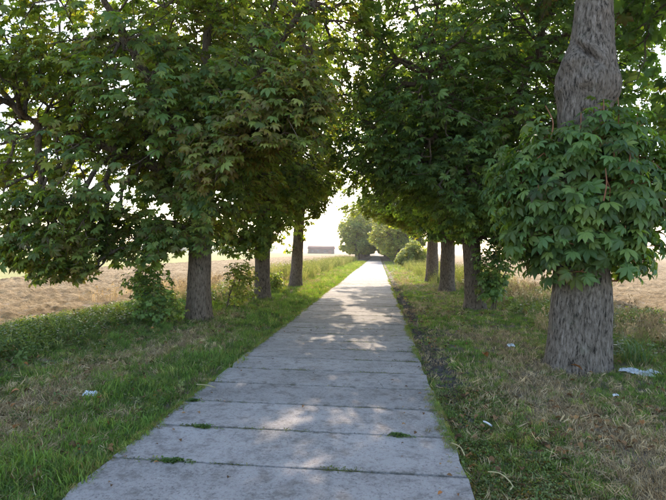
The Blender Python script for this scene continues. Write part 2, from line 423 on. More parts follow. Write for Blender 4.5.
def smooth_line(pts, n):
    pts = np.array(pts, float); t = np.linspace(0, len(pts)-1, n); out = []
    m = len(pts)
    for q in t:
        i = min(int(q), m-2); f = q-i
        p0, p1, p2, p3 = pts[max(i-1, 0)], pts[i], pts[i+1], pts[min(i+2, m-1)]
        out.append(.5*((2*p1)+(-p0+p2)*f+(2*p0-5*p1+4*p2-p3)*f*f+(-p0+3*p1-3*p2+p3)*f**3))
    return np.array(out)

def bark_tube(name, line, rad, sides, seed, amp, extra=None, freq=9.0):
    """one continuous displaced tube; line (n,3), rad (n,)"""
    n = len(line); T = nrm(np.gradient(line, axis=0)); th = np.arange(sides)*2*math.pi/sides
    u = nrm(np.cross(T, np.array([0., 1, 0]))); w = np.cross(u, T)
    ring = u[None]*np.cos(th)[:, None, None] + w[None]*np.sin(th)[:, None, None]
    R = np.repeat(rad[None], sides, 0)
    z = np.cumsum(np.r_[0, np.linalg.norm(np.diff(line, axis=0), axis=1)])[None]+np.zeros((sides, 1))
    cx, cy = np.cos(th)[:, None]*R, np.sin(th)[:, None]*R
    if amp > 0:
        wob = (fbm(cx*3, cy*3, z*1.2, seed+40)-.5)*.25
        rg_ = 1-np.abs(fbm((cx+wob)*freq, (cy+wob)*freq, z*1.1, seed, 2)*2-1)*2.2
        fine = fbm(cx*30, cy*30, z*9, seed+5, 2)-.5
        lump = fbm(cx*2.2, cy*2.2, z*.9, seed+9, 2)-.5
        R = R + amp*(.55*rg_+.35*fine) + rad[None]*.28*lump
    if extra is not None: R = R + extra(th[:, None], z, R)
    V = line[None]+ring*R[..., None]
    return np_mesh(name, V.reshape(-1, 3), grid_faces(sides, n, True), True)

def grow(root_pts, root_rad, tips, rg, k=.45):
    """minimum path-cost tree from given skeleton nodes to tip points"""
    P = np.concatenate([root_pts, tips]); n0 = len(root_pts); n = len(P)
    par = np.full(n, -1); plen = np.zeros(n)
    best = np.full(n, 1e9); bp = np.full(n, -1)
    for i in range(n0):
        c = np.linalg.norm(P[n0:]-P[i], axis=1)*1.0 + .6*np.maximum(0, P[i, 2]-P[n0:, 2])
        mm = c < best[n0:]; best[n0:][mm] = c[mm]; bp[n0:][mm] = i
    done = np.zeros(n, bool); done[:n0] = True; order = []
    for _ in range(n-n0):
        c = np.where(done, 1e9, best); j = int(np.argmin(c)); done[j] = True; par[j] = bp[j]; order.append(j)
        plen[j] = plen[par[j]] + np.linalg.norm(P[j]-P[par[j]])
        c2 = np.linalg.norm(P-P[j], axis=1) + k*plen[j]
        mm = (c2 < best) & (~done); best[mm] = c2[mm]; bp[mm] = j
    cnt = np.ones(n)
    for j in reversed(order): cnt[par[j]] += cnt[j]
    return P, par, cnt, order

def sample_crown(lobes, n, rg, clip, shell=.55, gapseed=0, gap=.36):
    w = np.array([l[6] if len(l) > 6 else l[3]*l[4]+l[4]*l[5]+l[3]*l[5] for l in lobes], float); w /= w.sum()
    out = np.zeros((0, 3))
    while len(out) < n:
        m = n*2; li = rg.choice(len(lobes), m, p=w); L = np.array([l[:6] for l in lobes])[li]
        d = nrm(rg.normal(size=(m, 3))); r = np.where(rg.random(m) < shell, rg.uniform(.78, 1, m), rg.random(m)**.5)
        p = L[:, :3]+d*L[:, 3:6]*r[:, None]
        g = fbm(p[:, 0]*.75, p[:, 1]*.75, p[:, 2]*.95, gapseed, 2)
        p = p[(g > gap) & clip(p)]
        out = np.concatenate([out, p])
    return out[:n]

def arch(p):                           # free room over the path under the two rows of crowns
    x, y, z = p[:, 0], p[:, 1], p[:, 2]
    h = 3.45 + .25*np.sin(y*.7) + .35*(vn(x*.8, y*.8, 0, 77)-.5)*2
    lo = np.where(np.abs(x) < 3.1, h*np.sqrt(np.maximum(0, 1-(np.abs(x)/3.1)**3)), 0)
    slit = (np.abs(x+.4+1.2*(vn(y*.5, 0, 0, 31)-.5)) < .95) & (z > 4.3) & (y > 12) & (vn(x*.8, y*.8, z*.6, 88) < .66)
    return (z > lo) & (z > .45) & ~slit

TREES_GROUP = "horse chestnut trees lining the path"
def tree(name, label, base, trunk, rads, limbs, lobes, ntips, kper, key, s0, seed, ctr, group=TREES_GROUP, sides=40, rings=90,
         bark=None, amp=.03, extra=None, tint=.15, brown=.08, clip=arch, gap=.36, nparts=0, cutz=None, freq=9.0, cat="tree"):
    rg = np.random.default_rng(seed); bark = bark or BARK2
    t = empty(name, base); tag(t, label, cat, group)
    line = smooth_line(trunk, rings); rr = np.interp(np.linspace(0, 1, rings), np.linspace(0, 1, len(rads)), rads)
    # root flare
    link("trunk", bark_tube("trunk", line, rr, sides, seed, amp, extra, freq), bark, t)
    roots, rootr = [line[::6]], [rr[::6]]
    roots[0] = roots[0][len(roots[0])//2:]; rootr[0] = rootr[0][len(rootr[0])//2:]
    for lp, (ra, rb) in limbs:
        n = 26; ll = smooth_line(lp, n); ll[1:-1] += (rg.random((n-2, 3))-.5)*.05
        lr = np.linspace(ra, rb, n)
        link("limb", bark_tube("limb", ll, lr, 14, seed+3, .012, None, 12.), bark, t)
        roots.append(ll[3::2]); rootr.append(lr[3::2])
    RP = np.concatenate(roots); RR = np.concatenate(rootr)
    tips = sample_crown(lobes, ntips, rg, clip, gapseed=seed, gap=gap)
    P, par, cnt, order = grow(RP, RR, tips, rg)
    n0 = len(RP); idx = np.arange(n0, len(P)); pr = par[idx]
    rad = .0055*cnt**.5; a = P[pr]; b = P[idx]
    ra = np.minimum(np.where(pr < n0, rad[idx]*1.25, rad[pr]), .11); rb = np.minimum(rad[idx], .11)
    # bow every branch: a midpoint that sags or rises a little
    mid = (a+b)/2 + rg.normal(size=a.shape)*np.linalg.norm(b-a, axis=1, keepdims=True)*.07
    rm = (ra+rb)/2
    S = np.concatenate([np.c_[a, mid, ra, rm], np.c_[mid, b, rm, rb]])
    big = S[:, 6] > .022
    link("branches", np_mesh("branches", *merge([tubes(S[big], 6), tubes(S[~big], 3)]), smooth=True), bark, t)['kind'] = 'stuff'
    A = nrm(b-mid); leafy = cnt[idx] < 9
    fr = frames(b[leafy], A[leafy], np.array(ctr, float), kper, s0, .3, rg, tint, brown)
    ok = clip(fr['o']-np.array([0, 0, .1])); fr = sub(fr, ok)
    if nparts:
        c = np.array(CAMP); dd = np.linalg.norm(fr['o']-c, axis=1)
        q = fr['o']-c; dep = q@np.array(fwd); sx = np.abs(q@np.array(rt))/np.maximum(dep, .1); sy = np.abs(q@np.array(up))/np.maximum(dep, .1)
        score = fr['s']/dd*(sx < .7)*(sy < .53)*(dep > 1)
        pick = np.argsort(-score)[:nparts]; leaf_parts(t, sub(fr, pick), rg)
        keep = np.ones(len(dd), bool); keep[pick] = False; fr = sub(fr, keep)
    link("crown", leaves_mesh("crown", fr, key), LEAF, t)['kind'] = 'stuff'
    return t, fr

LEAFM = []
def leaf_parts(t, fr, rg):
    if not LEAFM:
        for k in range(30):
            tv, tf, tb = TPL[(7, 2)][k % 5]
            br = 0 if k % 15 else .5
            tt = np.stack([np.full(len(tb), .2+.5*((k*37) % 30)/30), np.clip(br*2*tb, 0, 1), np.full(len(tb), ((k*13) % 30)/30)], 1)
            me = np_mesh("leaf", tv, tf, False, {'tint': tt}); me.materials.append(LEAF); LEAFM.append(me)
    R = np.cross(fr['f'], fr['n'])
    for i in range(len(fr['o'])):
        hue = fr['t'][i, 0]; br = fr['t'][i, 1] > .2
        o = bpy.data.objects.new("leaf", LEAFM[int(rg.integers(0, 30))]); COL.objects.link(o); o.parent = t
        s = fr['s'][i]; M = np.eye(4); M[:3, 0] = R[i]*s; M[:3, 1] = fr['f'][i]*s; M[:3, 2] = fr['n'][i]*s; M[:3, 3] = fr['o'][i]-np.array(t.location)
        o.matrix_basis = Matrix(M.tolist())

def limb_set(base, z0, dirs, rg, r0=.17):
    """dirs: list of (azimuth deg, reach, top z)"""
    out = []
    bx, by = base
    for az, reach, top in dirs:
        a = math.radians(az); c, s = math.cos(a), math.sin(a)
        out.append(([(bx, by, z0), (bx+c*reach*.3, by+s*reach*.3, z0+(top-z0)*.32), (bx+c*reach*.62, by+s*reach*.62, z0+(top-z0)*.66), (bx+c*reach, by+s*reach, top)], (r0, .04)))
    return out

# --- first tree on the right, with the ball of sprouts round its trunk
bx, by = 3.66, 7.55
zz = [-.15, .02, .2, .41, .93, 1.3, 2.5, 3.2, 3.8, 4.06, 4.26, 4.48, 4.85, 5.37, 6.2, 7.0]
dm = [1.08, .98, .93, .9, .86, .84, .78, .76, .73, .86, .9, .78, .62, .57, .56, .5]
dx = [0, 0, .01, .02, .05, .06, .06, .05, .04, .06, .08, .11, .16, .19, .25, .3]
trunk = [(bx+d, by, z) for d, z in zip(dx, zz)]
ln = smooth_line(trunk, 260)
# camera-facing direction on this trunk: ring angle 0 is about +X, -90 deg towards the camera
def burl(th, z, R):
    zc = z-.15
    def g(a0, z0, sa, sz): 
        da = np.angle(np.exp(1j*(th-a0))); return np.exp(-(da/sa)**2-((zc-z0)/sz)**2)
    f = math.radians
    e = .15*g(f(-38), 4.42, .4, .13) - .03*g(f(-75), 4.3, .3, .08) + .07*g(f(-150), 4.05, .8, .3) + .05*g(f(-70), 4.12, .35, .1)
    cr = zc-(4.55+.28*np.angle(np.exp(1j*(th-f(-60)))))        # diagonal folded crease under an old limb scar
    e = e - .15*np.exp(-(cr/.045)**2)*g(f(-62), 4.5, .55, .4) + .05*np.exp(-((cr-.12)/.07)**2)*g(f(-62), 4.5, .6, .4)
    lob = .5+.5*np.cos(th*5+1.3+zc*.4)
    return e*.85 + .04*lob*np.exp(-np.maximum(zc, 0)/.3)
lobesR1 = [(3.8, 8.0, 9.0, 5.0, 4.6, 3.2), (7.6, 10.6, 5.3, 2.3, 2.0, 2.2), (0.8, 6.4, 8.6, 2.6, 2.4, 1.6)]
clipR1 = lambda p: arch(p) & ((p[:, 2] > 6.2) | (p[:, 0] > 6.2)) & (p[:, 2] > 6.2-(p[:, 0]-5)*1.0)
R1, _ = tree("horse_chestnut_tree", "nearest and thickest chestnut on the right, bare swollen trunk above a ball of leafy sprouts", (bx, by, 0), trunk, list(np.interp(np.linspace(0, 1, 16), np.linspace(0, 1, 16), np.array(dm)/2*.89)),
     limb_set((bx+.28, by), 6.6, [(20, 4, 7.6), (140, 3.4, 9.6), (230, 3, 9.4), (300, 3, 9.8), (60, 3.2, 9.5)], RG), lobesR1, 1500, 5, (5, 0), .17, 101, (3.8, 8, 7), sides=180, rings=260,
     bark=BARK, amp=.05, extra=burl, freq=7., clip=clipR1)
# sprouts
rg = np.random.default_rng(55)
bc = np.array([bx+.02, by, 2.5])
n = 1300; d = nrm(rg.normal(size=(n, 3))); d[:, 1] -= .25; d = nrm(d)
r = rg.uniform(.55, 1, n)**.6
shape = np.array([1.25, 1.1, 1.36])
tips = bc + d*shape*r[:, None]*(.82+.36*fbm(d[:, 0]*2.5+5, d[:, 1]*2.5, d[:, 2]*2.5, 9)[:, None])
tips = tips[(np.hypot(tips[:, 0]-bx, tips[:, 1]-by) > .5) & (tips[:, 2] > 1.2+.25*np.abs(tips[:, 0]-bx)*0)]
tips = tips[rg.permutation(len(tips))[:520]]
root = np.stack([np.full(40, bx), np.full(40, by), np.linspace(1.3, 3.3, 40)], 1); th = rg.uniform(0, 6.28, 40)
root[:, 0] += np.cos(th)*.36; root[:, 1] += np.sin(th)*.36
P, par, cnt, order = grow(root, np.full(40, .02), tips, rg)
idx = np.arange(40, len(P)); a = P[par[idx]]; b = P[idx]; ra = .006*cnt[idx]**.4
link("sprout_stems", np_mesh("sprout_stems", *tubes(np.c_[a, b, ra*1.2, ra], 5), smooth=True), SHOOT, R1)['kind'] = 'stuff'
fr = frames(b, nrm(b-a), bc-np.array([0, 0, .9]), 5, .135, .35, rg, .32, .02, outw=.9)
rad_ = np.hypot(fr['o'][:, 0]-bx, fr['o'][:, 1]-by)
fr = sub(fr, (fr['o'][:, 2] > 1.2) & (rad_ > .45) & (fr['o'][:, 2] < 4.0))
c = np.array(CAMP); score = -np.linalg.norm(fr['o']-c, axis=1)
pick = np.argsort(-score)[:300]; leaf_parts(R1, sub(fr, pick), rg)
keep = np.ones(len(score), bool); keep[pick] = False
link("sprout_foliage", leaves_mesh("sprout_foliage", sub(fr, keep), (7, 2)), LEAF, R1)['kind'] = 'stuff'
for (sx, sy, z0, z1, lean) in ((3.05, 6.95, 3.1, 3.85, -.08), (3.4, 6.95, 3.0, 3.75, .04), (3.68, 6.9, 2.9, 4.0, .03), (3.92, 7.0, 3.1, 4.0, .02), (4.2, 7.1, 3.1, 3.75, .05), (4.35, 7.2, 2.7, 3.3, .04), (3.3, 6.75, 2.5, 3.2, -.05), (3.55, 6.5, 2.2, 2.9, .02), (3.95, 6.6, 2.4, 3.0, .05)):
    z0 += .15; z1 = z0+(z1-z0)*.75
    l = smooth_line([(sx, sy, z0), (sx+lean*.1+.02, sy-.03, (z0+z1)/2), (sx+lean, sy, z1)], 8)
    link("sprout_shoot", bark_tube("sprout_shoot", l, np.linspace(.011, .006, 8), 6, 1, 0), SHOOT, R1)

# --- left trees
def std_trunk(x, y, r, h, lean=(0, 0)):
    z = [-.15, .05, .25, .6, 1.2, 2.2, h*.75, h]
    q = [r*1.45, r*1.22, r*1.08, r, r*.95, r*.9, r*.85, r*.75]
    return [(x+lean[0]*t/h, y+lean[1]*t/h, t) for t in z], q
def flare(th, z, R): return .03*(.5+.5*np.cos(th*4+.8))*np.exp(-np.maximum(z-.15, 0)/.22)

x, y = -3.45, 11.15; tk, tr = std_trunk(x, y, .27, 3.6, (.05, 0))
L1r = tree("horse_chestnut_tree", "nearest chestnut on the left, branches sweeping low over the ploughed field", (x, y, 0), tk, tr,
     limb_set((x, y), 3.2, [(170, 4, 6.2), (60, 2.6, 8.8), (100, 1.2, 10), (250, 3, 6.5), (330, 3, 6.5), (205, 3.6, 4.4)], RG),
     [(-3.7, 11.4, 7.6, 4.7, 4.4, 4.9, 34), (-5.0, 10.8, 4.0, 4.0, 3.4, 2.5, 17), (-1.5, 9.4, 4.3, 1.5, 1.4, 1.3, 2.8), (-3.2, 10.6, 2.6, 1.5, 1.4, 1.1, 2.5), (-6.0, 9.5, 1.95, 1.7, 1.3, .95, 5.0), (-4.6, 9.9, 1.9, 1.0, .9, .6, 2.0), (-7.6, 9.8, 5.0, 2.2, 2.2, 2.4, 6)],
     4700, 6, (7, 0), .14, 202, (-4, 11.4, 3.5), extra=flare, tint=.52, brown=.18, nparts=300, sides=90, rings=120, amp=.028,
     clip=lambda p: arch(p) & (p[:, 2] > 1.2-.75*((p[:, 0] < -4.9) & (p[:, 0] > -6.7)) + 1.7*(p[:, 0] < -7.0)))
sp_ = np.random.default_rng(66); tp = sample_crown([(-1.25, 8.7, 3.75, 1.0, 1.0, .75), (-.75, 8.6, 4.4, .7, .7, .6), (-2.1, 8.9, 3.3, .9, .8, .6)], 240, sp_, arch, gapseed=4, gap=.2)
L1 = L1r[0]; rt_ = smooth_line([(-3.3, 11, 4.2), (-2.6, 10.2, 4.2), (-1.7, 9.2, 4.0), (-.9, 8.6, 4.1)], 16)
P, par, cnt, order = grow(rt_[4:], None, tp, sp_); idx = np.arange(12, len(P)); a = P[par[idx]]; b = P[idx]; q = .006*cnt[idx]**.4
link("limb", bark_tube("limb", rt_, np.linspace(.05, .015, 16), 8, 4, .004), BARK2, L1)
link("spray_twigs", np_mesh("spray_twigs", *tubes(np.c_[a, b, q*1.2, q], 4)), BARK2, L1)['kind'] = 'stuff'
fr = frames(b, nrm(b-a), np.array([-2., 10, 3]), 5, .15, .25, sp_, .65, .5); fr = sub(fr, arch(fr['o']))
o = link("pale_spray", leaves_mesh("pale_spray", fr, (7, 1)), LEAF, L1); o['kind'] = 'stuff'; o['label'] = "paler spray of leaves with browned edges reaching over the path"
x, y = -3.17, 16.3; tk, tr = std_trunk(x, y, .25, 4.2)
tree("horse_chestnut_tree", "second chestnut on the left, dark straight trunk with foliage hanging almost to the ground", (x, y, 0), tk, tr,
     limb_set((x, y), 3.4, [(170, 3, 6.8), (60, 2.2, 8), (270, 2, 8), (350, 2.6, 6.8)], RG),
     [(-3.2, 16.3, 7.4, 4.3, 3.8, 4.6, 30), (-3.6, 16.0, 3.6, 2.4, 2.2, 1.9, 8), (-3.4, 15.6, 2.0, 1.2, .9, .8, 1.6)],
     2900, 6, (5, 0), .14, 303, (-3.3, 16.3, 3.5), extra=flare, gap=.4, tint=.5, brown=.07, clip=lambda p: arch(p) & (p[:, 2] > 1.35))
x, y = -3.12, 22.7; tk, tr = std_trunk(x, y, .26, 5.2, (.25, 0))
tree("horse_chestnut_tree", "third chestnut on the left, sunlit brown trunk bare to above head height", (x, y, 0), tk, tr,
     limb_set((x+.25, y), 4.6, [(170, 2.6, 8), (60, 2.2, 9), (270, 2, 8.6), (350, 2.2, 8)], RG),
     [(-3.2, 22.9, 8.4, 4.1, 4.0, 4.6, 30), (-3.4, 22.3, 4.6, 1.3, 1.3, 1.6, 2.0), (-2.6, 22.3, 3.0, .9, .7, .9, 1.3), (-2.2, 22.4, 4.6, 1.1, .9, 1.5, 3.2), (-3.3, 22.4, 3.0, .8, .6, 1.3, 1.3)],
     2300, 6, (5, 0), .15, 404, (-3.2, 22.9, 4.5), extra=flare, gap=.42, tint=.6, brown=.05, clip=lambda p: arch(p) & ((p[:, 2] > 3.9) | (np.abs(p[:, 0]+2.6) < 1.7)))

# --- right trees
x, y = 3.64, 15.1; tk, tr = std_trunk(x, y, .27, 3.8, (-.25, 0))
tree("horse_chestnut_tree", "second chestnut on the right, leafy suckers climbing beside its trunk", (x, y, 0), tk, tr,
     limb_set((x-.25, y), 3.4, [(190, 3.6, 5.8), (120, 2.2, 8.6), (240, 3, 6.2), (0, 3.2, 6.2), (300, 2.6, 6.6)], RG),
     [(3.2, 14.9, 6.6, 4.6, 4.4, 4.6, 36), (5.2, 15.4, 7.4, 3.8, 3.6, 3.0, 14), (4.8, 14.6, 3.6, 2.6, 2.4, 1.8, 8), (1.3, 13.4, 4.9, 2.0, 2.0, 1.6, 6), (2.6, 12.8, 3.8, 1.6, 1.5, 1.3, 4)],
     5200, 6, (7, 0), .14, 505, (3.3, 14.9, 3.0), extra=flare, tint=.24, brown=.03, nparts=300, clip=lambda p: arch(p) & (p[:, 2] > 1.9), gap=.33)
x, y = 3.7, 21.5; tk, tr = std_trunk(x, y, .3, 4)
tree("horse_chestnut_tree", "third chestnut on the right, dark trunk in the shade", (x, y, 0), tk, tr,
     limb_set((x, y), 3.4, [(185, 3.2, 6.4), (80, 2.2, 8), (270, 2.2, 8), (0, 3, 6.8)], RG),
     [(3.4, 21.5, 6.9, 4.6, 4.2, 4.6, 34), (4.2, 21.2, 3.7, 2.4, 2.4, 1.8, 6)],
     2900, 6, (5, 0), .145, 606, (3.4, 21.5, 3.4), extra=flare, gap=.4, tint=.25, brown=.03, clip=lambda p: arch(p) & (p[:, 2] > 2.1))
x, y = 3.85, 28.8; tk, tr = std_trunk(x, y, .33, 4)
tree("horse_chestnut_tree", "fourth chestnut on the right, reddish trunk catching the sun before the gap", (x, y, 0), tk, tr,
     limb_set((x, y), 3.4, [(185, 3.2, 6.2), (80, 2.2, 8), (270, 2.2, 8), (0, 3, 6.8)], RG),
     [(3.6, 28.9, 7.0, 4.7, 4.3, 4.6, 34), (2.8, 28.4, 4.4, 2.2, 2.2, 1.6, 5), (1.5, 28.3, 3.9, 2.0, 1.6, 1.3, 9), (.2, 28.8, 4.7, 2.0, 1.6, 1.1, 6)],
     2800, 6, (5, 0), .15, 707, (3.6, 28.9, 3.5), extra=flare, gap=.42, tint=.55, brown=.04, clip=lambda p: (arch(p) | (p[:, 2] > 2.9+.25*np.abs(p[:, 0]-2.5))) & (p[:, 2] > 2.5))

# suckers beside the second right tree, a thing of their own rooted in the verge
def shrub(name, label, cat, base, lobes, ntips, key, s0, seed, tint, ctr, stems=4, kper=4, mat=None, group=None):
    rg = np.random.default_rng(seed); t = empty(name, base); tag(t, label, cat, group)
    roots = []
    for k in range(stems):
        L = lobes[k % len(lobes)]; tx = L[0]+rg.uniform(-.4, .4)*L[3]; ty = L[1]+rg.uniform(-.4, .4)*L[4]; tz = L[2]+L[5]*.6
        b0 = np.array([base[0]+rg.uniform(-.15, .15), base[1]+rg.uniform(-.15, .15), -.1])
        l = smooth_line([b0, (b0[0]*.7+tx*.3, b0[1]*.7+ty*.3, tz*.35), (b0[0]*.25+tx*.75, b0[1]*.25+ty*.75, tz*.7), (tx, ty, tz)], 12)
        link("stem", bark_tube("stem", l, np.linspace(.022, .008, 12), 7, 2, 0), BARK2, t); roots.append(l[3:])
    RP = np.concatenate(roots)
    tips = sample_crown(lobes, ntips, rg, lambda p: p[:, 2] > .12, shell=.5, gapseed=seed, gap=.35)
    P, par, cnt, order = grow(RP, None, tips, rg); n0 = len(RP); idx = np.arange(n0, len(P)); a = P[par[idx]]; b = P[idx]; r_ = .0035*cnt[idx]**.4
    link("twigs", np_mesh("twigs", *tubes(np.c_[a, b, r_*1.2, r_], 3)), BARK2, t)['kind'] = 'stuff'
    fr = frames(b, nrm(b-a), np.array(ctr, float), kper, s0, .3, rg, tint, .04)
    link("foliage", leaves_mesh("foliage", sub(fr, fr['o'][:, 2] > .08), key), mat or LEAF, t)['kind'] = 'stuff'
    return t
shrub("sucker_bush", "leafy chestnut suckers growing up against the second trunk on the right", "bush", (4.05, 14.55, 0),
      [(4.1, 14.5, 1.6, .55, .5, .9), (4.7, 14.5, 2.0, .75, .6, .5), (3.95, 14.4, .6, .4, .3, .5)], 260, (5, 1), .12, 31, .3, (4.2, 14.6, 1))
shrub("elder_bush", "green shrub growing at the field edge left of the nearest left trunk", "bush", (-4.35, 10.6, 0),
      [(-4.35, 10.5, .8, .45, .45, .6), (-4.05, 10.3, .35, .55, .45, .33)], 250, (3, 0), .075, 32, .35, (-4.4, 10.6, .3), 5, 5)
shrub("sunlit_bush", "small yellow-green bush just right of the nearest left trunk", "bush", (-3.45, 13.6, 0),
      [(-3.15, 13.6, .75, .4, .4, .6)], 90, (3, 0), .085, 33, .75, (-3.3, 13.6, .2), 4, 5)
shrub("small_bush", "low bush in the weeds between the second and third left trunks", "bush", (-3.6, 19.6, 0),
      [(-3.5, 19.6, .4, .5, .5, .35)], 90, (3, 0), .085, 34, .6, (-3.5, 19.6, .2), 3, 5)
shrub("verge_bush", "rounded sunlit bush on the right verge in the gap before the far trees", "bush", (4.6, 60, 0),
      [(4.3, 60, 1.2, 1.3, 1.2, 1.1), (5.4, 60.8, 1.7, 1.1, 1.2, 1.2), (6.5, 61.5, 1.1, 1.2, 1.2, .9), (4.9, 59.8, 2.5, .7, .7, .8), (3.5, 60, .8, .7, .7, .6), (7.2, 62, 1.9, .8, .8, .7)], 900, (3, 0), .17, 35, .75, (4.6, 60, .5), 6, 5)
shrub("verge_bush", "low bush at the foot of the first far tree on the right", "bush", (4.4, 96, 0),
      [(4.4, 96, 1.2, 1.6, 1.6, 1.1)], 400, (3, 0), .22, 36, .6, (4.4, 96, .3), 4, 5)

# --- far trees: two crowns built once, copied with their parts
def far_tree(seed, x, y, label, tint):
    tk, tr = std_trunk(x, y, .3, 3.6)
    rg = np.random.default_rng(seed)
    lob = [(x, y, 6.4, 4.4, 4.2, 4.0, 22), (x, y, 3.0, 4.0, 3.8, 2.0, 10)]
    for k in range(11):
        a = rg.uniform(0, 6.28); q = rg.uniform(2.8, 4.6); w = rg.uniform(1.0, 1.9); lob.append((x+q*math.cos(a), y+q*math.sin(a), rg.uniform(2.9, 9), w, w, w*.8, 2.8))
    lob.append((x+.5, y, 10.2, 2.0, 2.0, 1.5, 3))
    return tree("horse_chestnut_tree", label, (x, y, 0), tk, tr, limb_set((x, y), 3.0, [(200, 3, 6), (90, 2, 7.4), (330, 3, 6)], rg, .14),
                lob, 2300, 5, (3, 0), .26, seed, (x, y, 2.6), sides=14, rings=20, amp=.02, tint=tint, brown=.03,
                clip=lambda p: (p[:, 2] > 1.25) & ((np.abs(p[:, 0]) > 1.1) | (p[:, 2] > 2.5)), gap=.38)[0]
protoL = far_tree(801, -4.0, 106, "first tree of the far left row, round green crown standing alone beyond the gap", .7)
protoR = far_tree(802, 4.0, 82, "first tree of the far right row, behind the verge bushes", .8)
def dup(root, x, y, rot, label, s=1.0):
    r_ = root.copy(); COL.objects.link(r_); r_.location = (x, y, 0); r_.rotation_euler = (0, 0, rot); r_.scale = (s, s, s); r_['label'] = label
    for ch in list(root.children):
        c_ = ch.copy(); COL.objects.link(c_); c_.parent = r_
    return r_
rs = random.Random(9)
for k in range(20):
    for side, pr in ((-1, protoL), (1, protoR)):
        y = (106 if side < 0 else 82) + 8*(k+1) + rs.uniform(-.8, .8)
        d_ = dup(pr, side*(4.0+rs.uniform(-.2, .2)), y, rs.uniform(-.35, .35), "", rs.uniform(.92, 1.15))
        d_['label'] = ("second tree of the far %s row, half hidden behind the first" % ("left" if side < 0 else "right")) if k == 0 else "one of the chestnuts merging into a green tunnel at the far end of the avenue"
        if k: d_['group'] = "chestnuts merging at the far end of the avenue"

# ------------------------------------------------------------------ far things
barn = empty("barn", (-48, 420, 0)); tag(barn, "long low barn with a dark red roof on the horizon left of the avenue", "barn")
def box(name, c, s, mat, parent):
    x0, y0, z0 = [c[i]-s[i]/2 for i in range(3)]; x1, y1, z1 = [c[i]+s[i]/2 for i in range(3)]
    V = [(x0, y0, z0), (x1, y0, z0), (x1, y1, z0), (x0, y1, z0), (x0, y0, z1), (x1, y0, z1), (x1, y1, z1), (x0, y1, z1)]
    F = [(0, 3, 2, 1), (4, 5, 6, 7), (0, 1, 5, 4), (1, 2, 6, 5), (2, 3, 7, 6), (3, 0, 4, 7)]
    return link(name, np_mesh(name, V, F), mat, parent)
cx, cy = -48, 420
box("wall", (cx, cy, 2), (22, 12, 4.2), WALL, barn)
V = [(cx-11.6, cy-6.6, 4.1), (cx+11.6, cy-6.6, 4.1), (cx+11.6, cy+6.6, 4.1), (cx-11.6, cy+6.6, 4.1), (cx-11.6, cy, 7.2), (cx+11.6, cy, 7.2), (cx-11.6, cy, 6.9), (cx+11.6, cy, 6.9)]
link("roof", np_mesh("roof", V, [(0, 1, 5, 4), (2, 3, 4, 5), (0, 4, 6, 3)[:4], (1, 2, 7, 5), (0, 3, 2, 1)]), ROOF, barn)
for k in (-7, -2, 4): box("window", (cx+k, cy-6.02, 2.2), (1.6, .12, 1.4), GLASS, barn)
box("door", (cx+8, cy-6.02, 1.6), (2.6, .14, 3), ROOF, barn)
rg = np.random.default_rng(8)
n = 2600; xx = np.concatenate([rg.uniform(-900, -150, n), rg.uniform(260, 1100, n//3)]); yy = 690+rg.uniform(-20, 20, len(xx))+.1*np.abs(xx)
hh = 5+11*fbm(xx*.02, 0, 0, 4); zz_ = hh*rg.random(len(xx))**.7
P = np.stack([xx, yy, zz_], 1); A = nrm(rg.normal(size=P.shape))
fr = frames(P, A, np.array([0, 690, -50.]), 3, 3.0, .4, rg, .3, 0)
o = link("distant_wood", leaves_mesh("distant_wood", fr, (3, 0)), LEAF); tag(o, "thin line of trees on the horizon beyond the fields", "wood", kind='stuff')

# ------------------------------------------------------------------ ground cover (stuff), instanced on points
def blade_mesh(name, n, h, w, bend, spread, rg, mat, seed_head=False):
    V, F = [], []
    for k in range(n):
        a = rg.uniform(0, 6.28); r = spread*math.sqrt(rg.random()); bx_, by_ = r*math.cos(a), r*math.sin(a)
        d = rg.uniform(0, 6.28); dx_, dy_ = math.cos(d), math.sin(d); hh = h*rg.uniform(.5, 1.1); bb = bend*rg.uniform(.3, 1.3)*hh; ww = w*rg.uniform(.7, 1.3)
        q = rg.uniform(0, 3.14); sx, sy = math.cos(q)*ww, math.sin(q)*ww; b = len(V)
        V += [(bx_-sx, by_-sy, -.02), (bx_+sx, by_+sy, -.02), (bx_-sx*.8+dx_*bb*.25, by_-sy*.8+dy_*bb*.25, hh*.55), (bx_+sx*.8+dx_*bb*.25, by_+sy*.8+dy_*bb*.25, hh*.55), (bx_+dx_*bb, by_+dy_*bb, hh*(1-.25*bend))]
        F += [(b, b+1, b+3), (b, b+3, b+2), (b+2, b+3, b+4)]
        if seed_head and k % 2 == 0:
            tx, ty, tz = V[b+4]; c0 = len(V)
            for s in range(5):
                u_ = rg.uniform(-.03, .03); v_ = rg.uniform(-.03, .03); z_ = tz-.12*rg.random()
                V += [(tx+u_, ty+v_, z_), (tx+u_+.018, ty+v_, z_+.03), (tx+u_, ty+v_+.018, z_+.045)]; F += [(c0, c0+1, c0+2)]; c0 += 3
    me = np_mesh(name, V, F); me.materials.append(mat); return me

